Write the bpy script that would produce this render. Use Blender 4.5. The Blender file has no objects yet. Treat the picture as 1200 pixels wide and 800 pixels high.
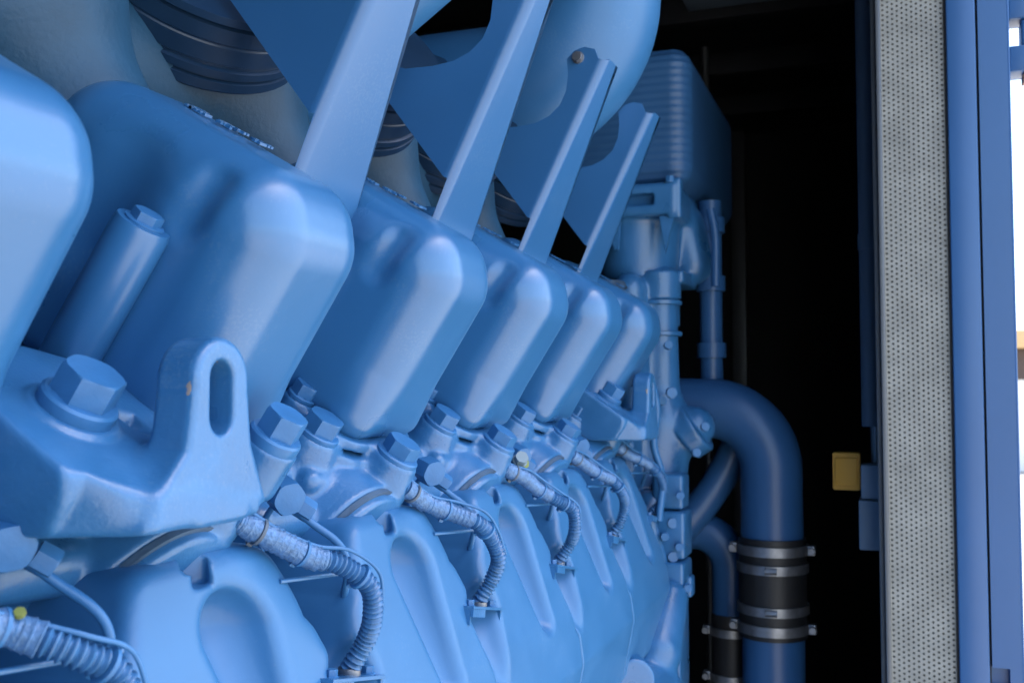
import bpy, bmesh, math, random
import numpy as np
from mathutils import Vector, Matrix
random.seed(4)
S = bpy.context.scene
COL = S.collection
PI = math.pi
EYE = 1.5                                   # camera height above the container floor

# ------------------------------------------------------------------ camera
cam_d = bpy.data.cameras.new('camera'); cam = bpy.data.objects.new('camera', cam_d); COL.objects.link(cam)
S.camera = cam
cam_d.sensor_width = 36; cam_d.lens = 36; cam_d.clip_start = 0.02; cam_d.clip_end = 2000
YAW = math.radians(20.3); PIT = math.atan(60/1200)
cam.location = (0, 0, EYE); cam.rotation_euler = (PI/2 + PIT, 0, YAW)
cam_d.dof.use_dof = True; cam_d.dof.focus_distance = 0.84; cam_d.dof.aperture_fstop = 13.0

# ------------------------------------------------------------------ sky, sun, exposure
SUN_EL, SUN_AZ = math.radians(72), math.radians(62)    # azimuth from +Y clockwise: high, the roof shades the engine
w = bpy.data.worlds.new('World'); S.world = w; w.use_nodes = True
nt = w.node_tree; bg = nt.nodes['Background']
sky = nt.nodes.new('ShaderNodeTexSky'); sky.sky_type = 'NISHITA'; sky.sun_disc = False
sky.sun_elevation = SUN_EL; sky.sun_rotation = SUN_AZ; sky.air_density = 1.0; sky.dust_density = 2.5
nt.links.new(sky.outputs[0], bg.inputs[0]); bg.inputs[1].default_value = 0.15
sd = bpy.data.lights.new('sun', 'SUN'); sun = bpy.data.objects.new('sun', sd); COL.objects.link(sun)
sd.energy = 4.0; sd.angle = math.radians(0.5); sd.color = (1, .95, .88)
dirv = Vector((math.sin(SUN_AZ)*math.cos(SUN_EL), math.cos(SUN_AZ)*math.cos(SUN_EL), math.sin(SUN_EL)))
sun.rotation_euler = dirv.to_track_quat('Z', 'Y').to_euler()
S.view_settings.view_transform = 'Standard'; S.view_settings.look = 'None'
S.view_settings.gamma = 1; S.view_settings.use_curve_mapping = False
S.view_settings.exposure = 2.3

# ------------------------------------------------------------------ materials
def mat(name, col, rough=.5, metal=0., bump=0., bscale=60., var=0., vscale=6., coat=0., spec=.5, rvar=0., speck=0.):
    m = bpy.data.materials.new(name); m.use_nodes = True
    t = m.node_tree; p = t.nodes['Principled BSDF']; L = t.links
    p.inputs['Base Color'].default_value = (*col, 1); p.inputs['Roughness'].default_value = rough
    p.inputs['Metallic'].default_value = metal; p.inputs['Specular IOR Level'].default_value = spec
    p.inputs['Coat Weight'].default_value = coat; p.inputs['Coat Roughness'].default_value = .25
    tc = t.nodes.new('ShaderNodeTexCoord')
    if var or rvar:
        n = t.nodes.new('ShaderNodeTexNoise'); n.inputs['Scale'].default_value = vscale; n.inputs['Detail'].default_value = 6
        L.new(tc.outputs['Object'], n.inputs['Vector'])
        if var:
            r = t.nodes.new('ShaderNodeValToRGB'); e = r.color_ramp.elements
            e[0].position = .3; e[1].position = .7
            e[0].color = (*[c*(1-var) for c in col], 1); e[1].color = (*[min(1, c*(1+var)) for c in col], 1)
            L.new(n.outputs['Fac'], r.inputs['Fac']); L.new(r.outputs['Color'], p.inputs['Base Color'])
        if rvar:
            mr = t.nodes.new('ShaderNodeMapRange'); mr.inputs['From Min'].default_value = .3; mr.inputs['From Max'].default_value = .7
            mr.inputs['To Min'].default_value = max(.02, rough-rvar); mr.inputs['To Max'].default_value = rough+rvar
            L.new(n.outputs['Fac'], mr.inputs['Value']); L.new(mr.outputs['Result'], p.inputs['Roughness'])
    if speck:                                # settled dust and overspray grains
        n2 = t.nodes.new('ShaderNodeTexNoise'); n2.inputs['Scale'].default_value = 420; n2.inputs['Detail'].default_value = 2; L.new(tc.outputs['Object'], n2.inputs['Vector'])
        n3 = t.nodes.new('ShaderNodeTexNoise'); n3.inputs['Scale'].default_value = 14; n3.inputs['Detail'].default_value = 5; L.new(tc.outputs['Object'], n3.inputs['Vector'])
        ml = t.nodes.new('ShaderNodeMath'); ml.operation = 'MULTIPLY'; L.new(n2.outputs['Fac'], ml.inputs[0]); L.new(n3.outputs['Fac'], ml.inputs[1])
        m2 = t.nodes.new('ShaderNodeMapRange'); m2.inputs['From Min'].default_value = .32; m2.inputs['From Max'].default_value = .42; m2.inputs['To Max'].default_value = speck; L.new(ml.outputs[0], m2.inputs['Value'])
        mx_ = t.nodes.new('ShaderNodeMix'); mx_.data_type = 'RGBA'; L.new(m2.outputs['Result'], mx_.inputs[0]); L.new(p.inputs['Base Color'].links[0].from_socket, mx_.inputs[6])
        mx_.inputs[7].default_value = (.16, .25, .36, 1); L.new(mx_.outputs[2], p.inputs['Base Color'])
    if bump:
        nb = t.nodes.new('ShaderNodeTexNoise'); nb.inputs['Scale'].default_value = bscale; nb.inputs['Detail'].default_value = 3
        L.new(tc.outputs['Object'], nb.inputs['Vector'])
        b = t.nodes.new('ShaderNodeBump'); b.inputs['Strength'].default_value = bump; b.inputs['Distance'].default_value = .001
        L.new(nb.outputs['Fac'], b.inputs['Height']); L.new(b.outputs['Normal'], p.inputs['Normal'])
    return m
BLUE = (.030, .140, .318)
M = {}
M['cover'] = mat('blue_satin_paint', BLUE, .31, bump=.10, bscale=160, var=.05, vscale=9, rvar=.05, coat=.32, spec=.7, speck=.14)
M['cast'] = mat('blue_paint_on_casting', BLUE, .34, bump=.30, bscale=300, var=.08, vscale=30, rvar=.08, coat=.2, spec=.65, speck=.2)
M['duct'] = mat('blue_paint_smooth_casting', (.033, .146, .325), .42, bump=.14, bscale=120, var=.06, vscale=14, rvar=.06, coat=.12, spec=.5, speck=.15)
M['sheet'] = mat('blue_sheet_paint', (.028, .125, .295), .36, bump=.08, bscale=200, var=.04, rvar=.05, coat=.2, spec=.65, speck=.12)
M['bolt'] = mat('blue_painted_bolt', (.036, .152, .345), .36, bump=.15, bscale=400, var=.08, vscale=80)
M['deep'] = mat('deep_blue_paint', (.024, .088, .215), .36, bump=.1, bscale=100, var=.08)
M['mid'] = mat('mid_blue_housing', (.026, .095, .22), .42, bump=.15, bscale=200, var=.10, vscale=8)
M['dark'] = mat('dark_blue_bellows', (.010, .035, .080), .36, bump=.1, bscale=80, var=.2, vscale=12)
M['teal'] = mat('grey_teal_cast_shell', (.012, .064, .125), .55, bump=.5, bscale=220, var=.18, vscale=16)
M['tape'] = mat('silver_blue_tape', (.085, .18, .34), .3, metal=.2, bump=.8, bscale=500, var=.25, vscale=220)
M['tube'] = mat('blue_grey_corrugated_tube', (.042, .135, .29), .30, bump=.2, bscale=400, var=.2, vscale=150)
M['steel'] = mat('bare_steel', (.26, .27, .29), .42, metal=.85, bump=.2, bscale=300, var=.2, vscale=60)
M['rubber'] = mat('black_rubber', (.012, .012, .013), .5, bump=.3, bscale=200)
M['black'] = mat('black_gap', (.008, .009, .011), .6)
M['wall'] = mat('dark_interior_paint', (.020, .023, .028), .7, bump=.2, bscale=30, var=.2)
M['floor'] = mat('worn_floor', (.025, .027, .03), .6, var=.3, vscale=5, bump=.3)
M['panel'] = mat('grey_perforated_sheet', (.275, .275, .25), .48, metal=.1, bump=.25, bscale=60, var=.16, vscale=25)
M['fleece'] = mat('grey_insulation_fleece', (.15, .15, .135), .9, bump=1., bscale=400, var=.4, vscale=130)
M['edge'] = mat('grey_edge_metal', (.15, .16, .17), .4, metal=.5)
M['frame'] = mat('blue_frame_paint', (.028, .100, .25), .36, bump=.12, bscale=40, var=.05, vscale=4, coat=.2)
M['boxgrey'] = mat('pale_blue_box', (.16, .22, .29), .45, var=.04)
M['yellow'] = mat('ochre_plastic', (.40, .20, .008), .5, var=.05)
M['lime'] = mat('lime_paint_mark', (.16, .19, .04), .5)
M['nut'] = mat('cream_nut', (.16, .23, .27), .4)
M['greyblue'] = mat('grey_blue_conduit_paint', (.075, .105, .145), .45)
M['rust'] = mat('chipped_rusty_primer', (.45, .25, .16), .7, bump=.4, bscale=300, var=.3, vscale=90)
M['seal'] = mat('tan_gasket', (.045, .085, .14), .6, bump=.4, bscale=200, var=.4, vscale=40)
M['concrete'] = mat('pale_concrete', (.24, .235, .22), .85, var=.12, vscale=.7, bump=.3, bscale=8)
M['tan'] = mat('tan_fascia', (.55, .36, .17), .7, var=.08, vscale=.5)
M['brown'] = mat('roofed_shade_brown', (.07, .045, .035), .7)  # colour of the shade below the far roof
M['plaster'] = mat('white_plaster', (.7, .68, .64), .8, var=.06, vscale=.6)
M['leaf'] = mat('dry_leaf', (.20, .21, .06), .7, var=.3, vscale=3)

# paint of the lifting eye: the same blue with primer showing where the lug is chipped
m = M['cast'].copy(); m.name = 'blue_paint_chipped'; M['eye'] = m; t = m.node_tree; L = t.links
p = t.nodes['Principled BSDF']; src = p.inputs['Base Color'].links[0].from_socket
tc = next(n for n in t.nodes if n.type == 'TEX_COORD'); masks = []
for c_, sc in (((-.3535, .4562, -.030), (420, 420, 60)), ((-.3535, .4562, .002), (420, 420, 260)), ((-.362, .4805, .0175), (70, 150, 360))):
    mp = t.nodes.new('ShaderNodeMapping'); mp.vector_type = 'POINT'
    mp.inputs['Location'].default_value = [-c_[i]*sc[i] for i in range(3)]; mp.inputs['Scale'].default_value = sc
    ln_ = t.nodes.new('ShaderNodeVectorMath'); ln_.operation = 'LENGTH'
    L.new(tc.outputs['Object'], mp.inputs['Vector']); L.new(mp.outputs['Vector'], ln_.inputs[0]); masks.append(ln_.outputs['Value'])
mn = masks[0]
for k in masks[1:]:
    q = t.nodes.new('ShaderNodeMath'); q.operation = 'MINIMUM'; L.new(mn, q.inputs[0]); L.new(k, q.inputs[1]); mn = q.outputs[0]
nn = t.nodes.new('ShaderNodeTexNoise'); nn.inputs['Scale'].default_value = 260; nn.inputs['Detail'].default_value = 4; L.new(tc.outputs['Object'], nn.inputs['Vector'])
ad = t.nodes.new('ShaderNodeMath'); ad.operation = 'MULTIPLY_ADD'; L.new(nn.outputs['Fac'], ad.inputs[0]); ad.inputs[1].default_value = 2.6; L.new(mn, ad.inputs[2])
mr = t.nodes.new('ShaderNodeMapRange'); mr.inputs['From Min'].default_value = 1.9; mr.inputs['From Max'].default_value = 2.05; mr.inputs['To Min'].default_value = 1; mr.inputs['To Max'].default_value = 0
L.new(ad.outputs[0], mr.inputs['Value'])
mx = t.nodes.new('ShaderNodeMix'); mx.data_type = 'RGBA'; L.new(mr.outputs['Result'], mx.inputs[0]); L.new(src, mx.inputs[6]); mx.inputs[7].default_value = (.26, .22, .20, 1)
L.new(mx.outputs[2], p.inputs['Base Color'])

# ------------------------------------------------------------------ object helpers
def props(o, label=None, cat=None, group=None, kind=None):
    if label: o['label'] = label
    if cat: o['category'] = cat
    if group: o['group'] = group
    if kind: o['kind'] = kind
    return o
def world_loc(o):
    v = Vector((0, 0, 0))
    while o: v += o.location; o = o.parent
    return v
def thing(name, loc, label, cat, group=None):
    """Empty at the thing's base; loc is relative to the camera point"""
    o = bpy.data.objects.new(name, None); COL.objects.link(o); o.empty_display_size = .05
    o.location = Vector(loc) + Vector((0, 0, EYE)); return props(o, label, cat, group)
def link(name, me, m, parent=None, smooth=True):
    """mesh coordinates are relative to the camera point; keeps them in place under any parent"""
    o = bpy.data.objects.new(name, me); COL.objects.link(o)
    if not me.materials: me.materials.append(m)
    if smooth is True:
        me.polygons.foreach_set('use_smooth', [True]*len(me.polygons))
    if parent:
        o.parent = parent; o.location = Vector((0, 0, EYE)) - world_loc(parent)
    else: o.location = (0, 0, EYE)
    me.update(); return o
def from_bm(name, bm, m, parent=None, angle=35):
    bmesh.ops.recalc_face_normals(bm, faces=bm.faces)
    me = bpy.data.meshes.new(name); bm.to_mesh(me); bm.free()
    me.polygons.foreach_set('use_smooth', [True]*len(me.polygons))
    me.set_sharp_from_angle(angle=math.radians(angle))
    return link(name, me, m, parent, smooth=None)
def copy_tree(o, parent, dy=0, dz=0, dx=0):
    c = o.copy(); COL.objects.link(c); c.parent = parent
    c.location = o.location + Vector((dx, dy, dz))
    for ch in [k for k in ALL(o)]: copy_tree(ch, c)
    return c
def ALL(o): return [k for k in COL.objects if k.parent is o]

# ------------------------------------------------------------------ bank frame: s points outboard and down, a up the cylinder axis
B = math.radians(34.5); cB, sB = math.cos(B), math.sin(B)
OX, OZ = -.425, -.033
def wl(s, a, y): return Vector((OX + s*cB + a*sB, y, OZ - s*sB + a*cB))
AX = Vector((sB, 0, cB)); SX = Vector((cB, 0, -sB))
P = .25                                     # cylinder pitch

# ------------------------------------------------------------------ distance-field modelling of the castings
def smin(a, b, k): h = np.clip(.5+.5*(b-a)/k, 0, 1); return b*(1-h)+a*h-k*h*(1-h)
def smax(a, b, k): return -smin(-a, -b, k)
def poly2(px, py, pts):
    """signed distance to a closed polygon"""
    pts = np.array(pts, np.float32); n = len(pts)
    d = np.full(np.broadcast(px, py).shape, 1e9, np.float32); sgn = np.ones_like(d)
    for i in range(n):
        a, b = pts[i], pts[(i-1) % n]; e = b-a
        wx, wy = px-a[0], py-a[1]
        t = np.clip((wx*e[0]+wy*e[1])/(e@e), 0, 1)
        d = np.minimum(d, (wx-e[0]*t)**2+(wy-e[1]*t)**2)
        c1 = py >= a[1]; c2 = py < b[1]; c3 = e[0]*wy > e[1]*wx
        flip = (c1 & c2 & c3) | (~c1 & ~c2 & ~c3)
        sgn = np.where(flip, -sgn, sgn)
    return sgn*np.sqrt(d)
def extr(d2, t, r):
    """extrude a 2D field (already shrunk by r) over |t| with rounded edges r"""
    return np.minimum(np.maximum(d2, t), 0) + np.sqrt(np.maximum(d2, 0)**2+np.maximum(t, 0)**2) - r
def cap(X, Y, Z, a, b, ra, rb=None):
    rb = ra if rb is None else rb
    a = np.array(a, np.float32); b = np.array(b, np.float32); e = b-a
    wx, wy, wz = X-a[0], Y-a[1], Z-a[2]
    h = np.clip((wx*e[0]+wy*e[1]+wz*e[2])/(e@e), 0, 1)
    return np.sqrt((wx-e[0]*h)**2+(wy-e[1]*h)**2+(wz-e[2]*h)**2) - (ra+(rb-ra)*h)
def cyl(X, Y, Z, a, b, r, e_=.002):
    """flat-ended cylinder, edge rounding e_"""
    a = np.array(a, np.float32); b = np.array(b, np.float32); ax = b-a; L = np.linalg.norm(ax); ax = ax/L
    wx, wy, wz = X-a[0], Y-a[1], Z-a[2]
    t = wx*ax[0]+wy*ax[1]+wz*ax[2]
    rr = np.sqrt(np.maximum(wx*wx+wy*wy+wz*wz-t*t, 0))
    return extr(rr-(r-e_), np.abs(t-L/2)-(L/2-e_), e_)
def box(X, Y, Z, c, h, r): 
    qx, qy, qz = np.abs(X-c[0])-h[0]+r, np.abs(Y-c[1])-h[1]+r, np.abs(Z-c[2])-h[2]+r
    return np.sqrt(np.maximum(qx, 0)**2+np.maximum(qy, 0)**2+np.maximum(qz, 0)**2)+np.minimum(np.maximum(qx, np.maximum(qy, qz)), 0)-r
def SA(X, Z): return (X-OX)*cB-(Z-OZ)*sB, (X-OX)*sB+(Z-OZ)*cB

def sdf_mesh(name, f, lo, hi, h):
    lo = np.array(lo, np.float32); hi = np.array(hi, np.float32)
    n = np.ceil((hi-lo)/h).astype(int)+1
    ax = [lo[i]+h*np.arange(n[i], dtype=np.float32) for i in range(3)]
    X, Y, Z = np.meshgrid(*ax, indexing='ij', sparse=True)
    F = np.broadcast_to(f(X, Y, Z), n).astype(np.float32).copy()
    F[[0, -1]] = np.abs(F[[0, -1]])+1e-5; F[:, [0, -1]] = np.abs(F[:, [0, -1]])+1e-5; F[:, :, [0, -1]] = np.abs(F[:, :, [0, -1]])+1e-5
    s = F < 0
    c = [(i, j, k) for i in (0, 1) for j in (0, 1) for k in (0, 1)]
    sl = lambda A, i, j, k: A[i:A.shape[0]-1+i, j:A.shape[1]-1+j, k:A.shape[2]-1+k]
    cnt = sum(sl(s, *q).astype(np.int8) for q in c)
    act = np.argwhere((cnt > 0) & (cnt < 8))
    acc = np.zeros((len(act), 3)); num = np.zeros(len(act))
    I, J, K = act.T
    for q0 in c:
        for d in range(3):
            if q0[d]: continue
            q1 = list(q0); q1[d] = 1
            v0 = F[I+q0[0], J+q0[1], K+q0[2]]; v1 = F[I+q1[0], J+q1[1], K+q1[2]]
            m = (v0 < 0) != (v1 < 0)
            t = np.where(m, v0/np.where(m, v0-v1, 1), 0)
            p = np.tile(np.array(q0, float), (len(act), 1)); p[:, d] += t
            acc[m] += p[m]; num[m] += 1
    V = (act+acc/num[:, None])*h+lo
    for _ in range(3):                       # pull the vertices onto the true surface
        e = h*.25
        x, y, z = V.T.astype(np.float32)
        v = f(x, y, z)
        g = np.stack([f(x+e, y, z)-f(x-e, y, z), f(x, y+e, z)-f(x, y-e, z), f(x, y, z+e)-f(x, y, z-e)], 1)/(2*e)
        st = (v/np.maximum((g*g).sum(1), .2))[:, None]*g
        V = V-np.clip(st, -h*.5, h*.5)*.7
    idx = -np.ones(np.array(F.shape)-1, int); idx[I, J, K] = np.arange(len(act))
    Q = []
    for d in range(3):
        o1, o2 = (d+1) % 3, (d+2) % 3
        A = np.moveaxis(s, d, 0)
        e = np.argwhere(np.moveaxis(A[:-1] != A[1:], 0, d))
        e = e[(e[:, o1] > 0) & (e[:, o2] > 0)]
        e = e[(e[:, o1] < idx.shape[o1]) & (e[:, o2] < idx.shape[o2])]
        def g(a, b):
            r = e.copy(); r[:, o1] -= a; r[:, o2] -= b; return idx[r[:, 0], r[:, 1], r[:, 2]]
        q = np.stack([g(1, 1), g(0, 1), g(0, 0), g(1, 0)], 1)
        ins = s[e[:, 0], e[:, 1], e[:, 2]]
        q[~ins] = q[~ins][:, ::-1]; Q.append(q)
    Q = np.concatenate(Q); Q = Q[(Q >= 0).all(1)]
    me = bpy.data.meshes.new(name); me.from_pydata(V.tolist(), [], Q.tolist()); me.update(); return me

# ------------------------------------------------------------------ bmesh helpers
def basis(axis):
    z = Vector(axis).normalized(); x = z.orthogonal().normalized() if abs(z.y) > .99 else Vector((0, 1, 0)).cross(z).normalized()
    y = z.cross(x); return x, y, z
def add_lathe(bm, base, axis, prof, n=32, sides=None, rot=0, close=True):
    """prof: list of (radius, height)"""
    x, y, z = basis(axis); base = Vector(base); rings = []
    for r, hh in prof:
        rings.append([bm.verts.new(base+z*hh+(x*math.cos(rot+2*PI*i/n)+y*math.sin(rot+2*PI*i/n))*r) for i in range(n)])
    for a, b in zip(rings, rings[1:]):
        for i in range(n): bm.faces.new((a[i], a[(i+1) % n], b[(i+1) % n], b[i]))
    if close: bm.faces.new(rings[0][::-1]); bm.faces.new(rings[-1])
def hex_bolt(name, pos, axis, af, h, parent, m='bolt', wr=None, wh=.002, rot=.2, domed=True, label=None):
    """hexagon head with washer face; pos is the seating plane"""
    bm = bmesh.new(); wr = wr or af*.62
    add_lathe(bm, pos, axis, [(wr*.98, -.001), (wr, .0), (wr, wh*.8), (wr*.93, wh)], 32)
    x, y, z = basis(axis); b0 = Vector(pos)+z*wh
    R = af/2/math.cos(PI/6); n = 24; rings = []
    for hh, cut in ((0, 1e9), (h*.86, 1e9), (h*.93, R*.985), (h*.975, R*.955), (h, R*.915)):
        ring = []
        for i in range(n):
            t = 2*PI*i/n; rr = (af/2)/math.cos(((t+PI/6) % (PI/3))-PI/6); rr = min(rr, cut)
            ring.append(bm.verts.new(b0+z*hh+(x*math.cos(t+rot)+y*math.sin(t+rot))*rr))
        rings.append(ring)
    for a, b in zip(rings, rings[1:]):
        for i in range(n): bm.faces.new((a[i], a[(i+1) % n], b[(i+1) % n], b[i]))
    bm.faces.new(rings[0][::-1]); bm.faces.new(rings[-1])
    return from_bm(name, bm, M[m], parent, 30)
def spline(pts, n=12):
    pts = [Vector(p) for p in pts]; q = [pts[0]*2-pts[1]]+pts+[pts[-1]*2-pts[-2]]; out = []
    for i in range(1, len(q)-2):
        a, b, c, d = q[i-1:i+3]
        for k in range(n):
            t = k/n
            out.append(.5*((2*b)+(c-a)*t+(2*a-5*b+4*c-d)*t*t+(3*b-a-3*c+d)*t**3))
    out.append(q[-2]); return out
def resample(pts, step):
    L = [0]
    for a, b in zip(pts, pts[1:]): L.append(L[-1]+(b-a).length)
    m = max(2, int(L[-1]/step)); out = []; j = 0
    for i in range(m+1):
        t = L[-1]*i/m
        while j < len(L)-2 and L[j+1] < t: j += 1
        out.append(pts[j].lerp(pts[j+1], (t-L[j])/max(1e-9, L[j+1]-L[j])))
    return out, L[-1]
def add_sweep(bm, pts, rf, n=16, capends=True):
    """rf(i, arc) gives the radius"""
    up = None; rings = []; arc = 0
    for i, p in enumerate(pts):
        t = (pts[min(i+1, len(pts)-1)]-pts[max(i-1, 0)]).normalized()
        if up is None: up = t.orthogonal().normalized()
        up = (up-t*up.dot(t)).normalized(); v = t.cross(up)
        if i: arc += (p-pts[i-1]).length
        r = rf(i, arc)
        rings.append([bm.verts.new(p+(up*math.cos(2*PI*k/n)+v*math.sin(2*PI*k/n))*r) for k in range(n)])
    for a, b in zip(rings, rings[1:]):
        for k in range(n): bm.faces.new((a[k], a[(k+1) % n], b[(k+1) % n], b[k]))
    if capends: bm.faces.new(rings[0][::-1]); bm.faces.new(rings[-1])
def tube(name, pts, r, m, parent=None, n=20, step=.006, smooth=True, angle=60):
    bm = bmesh.new(); pp, _ = resample(spline(pts, 16) if smooth else [Vector(p) for p in pts], step)
    add_sweep(bm, pp, lambda i, a: r, n); return from_bm(name, bm, m, parent, angle)
def add_box(bm, lo, hi):
    v = [bm.verts.new((x, y, z)) for x in (lo[0], hi[0]) for y in (lo[1], hi[1]) for z in (lo[2], hi[2])]
    for f in ((0, 1, 3, 2), (4, 6, 7, 5), (0, 4, 5, 1), (2, 3, 7, 6), (0, 2, 6, 4), (1, 5, 7, 3)): bm.faces.new([v[i] for i in f])
def bbox(name, lo, hi, m, parent=None, bev=.002, seg=3):
    bm = bmesh.new(); add_box(bm, lo, hi)
    if bev: bmesh.ops.bevel(bm, geom=bm.edges[:], offset=bev, segments=seg, affect='EDGES', profile=.5)
    return from_bm(name, bm, M[m], parent, 50)
def plate(name, outline, y0, y1, m, parent=None, bev=.0012):
    """outline in X,Z extruded along Y"""
    bm = bmesh.new(); f = bm.faces.new([bm.verts.new((x, y0, z)) for x, z in outline])
    r = bmesh.ops.extrude_face_region(bm, geom=[f])
    for v in r['geom']:
        if isinstance(v, bmesh.types.BMVert): v.co.y = y1
    if bev: bmesh.ops.bevel(bm, geom=[e for e in bm.edges if abs(e.verts[0].co.y-e.verts[1].co.y) < 1e-6], offset=bev, segments=2, affect='EDGES')
    return from_bm(name, bm, M[m], parent, 40)

# ================================================================== THE CONTAINER
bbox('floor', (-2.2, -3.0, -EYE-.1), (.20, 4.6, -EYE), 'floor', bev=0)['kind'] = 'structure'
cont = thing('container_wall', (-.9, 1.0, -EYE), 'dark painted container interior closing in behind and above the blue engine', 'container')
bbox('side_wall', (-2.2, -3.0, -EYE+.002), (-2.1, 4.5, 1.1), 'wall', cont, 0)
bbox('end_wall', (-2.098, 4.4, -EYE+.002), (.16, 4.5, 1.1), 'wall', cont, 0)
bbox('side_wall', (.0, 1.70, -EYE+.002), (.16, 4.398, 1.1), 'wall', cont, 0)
bbox('side_wall', (.0, -3.0, -EYE+.002), (.16, -.55, 1.1), 'wall', cont, 0)  # container wall out of view, its end shaped to limit light on camera-facing sides
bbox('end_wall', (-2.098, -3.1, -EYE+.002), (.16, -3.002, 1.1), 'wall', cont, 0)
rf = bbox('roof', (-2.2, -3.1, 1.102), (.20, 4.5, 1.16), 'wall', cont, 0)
for i, y in enumerate((1.9, 2.35, 2.8, 3.3, 3.8)):
    bbox('roof_beam', (-2.09, y, 1.03), (-.002, y+.05, 1.1), 'edge' if i == 1 else 'wall', cont, .004)
bbox('roof_tray', (-.45, 2.36, .93), (-.05, 2.46, .955), 'boxgrey', cont, .003)
bbox('wall_post', (-.62, 4.33, -EYE+.01), (-.56, 4.398, 1.1), 'edge', cont, .003)
tube('wall_pipe', [(-.50, 3.0, -.9), (-.50, 3.0, 1.02)], .011, M['edge'], cont, smooth=False, step=.2)
for z, x in ((.46, -.5), (.18, -.5), (-.1, -.5)):
    hex_bolt('pipe_clip', (x, 2.985, z), (0, -1, 0), .018, .012, cont, m='steel')

# pier beside the door: perforated lining over insulation
pier = thing('perforated_panel', (.04, 1.66, -EYE), 'grey perforated sheet metal lining strip with rows of round holes beside the blue door frame', 'perforated panel')
def perforated(x0, x1, z0, z1, y, pitch=.0076, r=.0018, n=10):
    bm = bmesh.new(); nx = int((x1-x0)/.0066); nz = int((z1-z0)/pitch)
    px = (x1-x0)/nx; th = .0012
    for i in range(nx):
        for k in range(nz):
            cx = x0+px*(i+.5); cz = z0+pitch*(k+.5)+(pitch/2 if i % 2 else 0)
            sq = []
            ring = [];  ring2 = []
            for q in range(n):
                t = 2*PI*(q+.5)/n; c_, s_ = math.cos(t), math.sin(t)
                m_ = max(abs(c_), abs(s_))
                ring.append(bm.verts.new((cx+r*c_, y, cz+r*s_))); ring2.append(bm.verts.new((cx+r*c_, y+th, cz+r*s_)))
                sq.append(bm.verts.new((cx+px/2*c_/m_, y, cz+pitch/2*s_/m_)))
            # real square corners
            for q in range(n):
                a, b = sq[q], sq[(q+1) % n]
                f = [ring[q], a]
                ta, tb = 2*PI*(q+.5)/n, 2*PI*(q+1.5)/n
                for cc in (PI/4, 3*PI/4, 5*PI/4, 7*PI/4):
                    if ta < cc < tb:
                        f.append(bm.verts.new((cx+math.copysign(px/2, math.cos(cc)), y, cz+math.copysign(pitch/2, math.sin(cc)))))
                f += [b, ring[(q+1) % n]]
                bm.faces.new(f)
                bm.faces.new((ring[q], ring[(q+1) % n], ring2[(q+1) % n], ring2[q]))
    bmesh.ops.remove_doubles(bm, verts=bm.verts, dist=1e-5)
    return bm
from_bm('perforated_sheet', perforated(-.006, .0805, -1.0, .95, 1.6), M['panel'], pier, 30)
bbox('insulation', (-.004, 1.6026, -EYE+.01), (.081, 1.70, 1.09), 'fleece', pier, 0)
bbox('edge_profile', (-.013, 1.594, -EYE+.01), (-.0062, 1.70, 1.09), 'edge', pier, .001)
bbox('edge_profile', (-.0205, 1.62, -EYE+.01), (-.0135, 1.70, 1.09), 'edge', pier, .001)
bbox('seal_strip', (.0806, 1.597, -EYE+.01), (.0832, 1.70, 1.09), 'black', pier, 0)

df = thing('door_frame', (.12, 1.62, -EYE), 'blue painted steel door frame with two flat profiles, a dark groove and a latch recess at the right edge', 'door frame')
bbox('inner_profile', (.0836, 1.59, -EYE+.01), (.1225, 1.72, 1.1), 'frame', df, .002)
bbox('groove', (.1222, 1.60, -EYE+.01), (.1252, 1.72, 1.1), 'black', df, 0)
# outer profile with a latch recess: built round the opening
bm = bmesh.new(); x0, x1 = .1256, .1635; zr0, zr1 = -.409, -.382; xr0, xr1 = .1262, .1480
add_box(bm, (x0, 1.59, -EYE+.01), (x1, 1.72, zr0)); add_box(bm, (x0, 1.59, zr1), (x1, 1.72, 1.1))
add_box(bm, (xr1, 1.59, zr0+.00001), (x1, 1.72, zr1-.00001)); add_box(bm, (x0, 1.604, zr0), (xr1, 1.72, zr1))
bmesh.ops.remove_doubles(bm, verts=bm.verts, dist=1e-5)
from_bm('outer_profile', bm, M['frame'], df, 30)
bbox('side_return', (.1637, 1.595, -EYE+.01), (.1670, 1.72, 1.1), 'frame', df, .001)
bbox('hinge_lug', (.1672, 1.60, .535), (.22, 1.65, .60), 'frame', df, .002)
bbox('hinge_lug', (.1672, 1.60, .458), (.22, 1.65, .495), 'frame', df, .002)
bbox('hinge_pin', (.1835, 1.605, .4955), (.21, 1.64, .534), 'frame', df, .003)
bbox('hinge_nut', (.185, 1.61, .444), (.205, 1.635, .4575), 'rust', df, .002)

# things on the inner side of the pier
cp = thing('conduit_pipe', (-.035, 1.78, -.1), 'dark blue grey vertical pipe with a coupling beside the perforated panel', 'pipe')
tube('pipe', [(-.030, 1.78, -.055), (-.030, 1.78, 1.09)], .0165, M['greyblue'], cp, smooth=False, step=.3)
tube('coupling', [(-.030, 1.78, .235), (-.030, 1.78, .262)], .0185, M['greyblue'], cp, smooth=False, step=.3)
tube('thin_pipe', [(-.024, 1.78, -.115), (-.024, 1.78, -.0552)], .009, M['edge'], cp, smooth=False, step=.3)
jb = thing('junction_box', (-.03, 1.76, -.25), 'pale blue grey junction box fixed beside the perforated panel', 'junction box')
bbox('box_body', (-.048, 1.74, -.170), (-.0022, 1.80, -.115), 'boxgrey', jb, .003)
bbox('box_cover', (-.052, 1.735, -.250), (-.0022, 1.80, -.1712), 'boxgrey', jb, .003)
ob = thing('ochre_box', (-.07, 1.79, -.16), 'small ochre yellow box left of the pale junction box', 'box')
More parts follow.
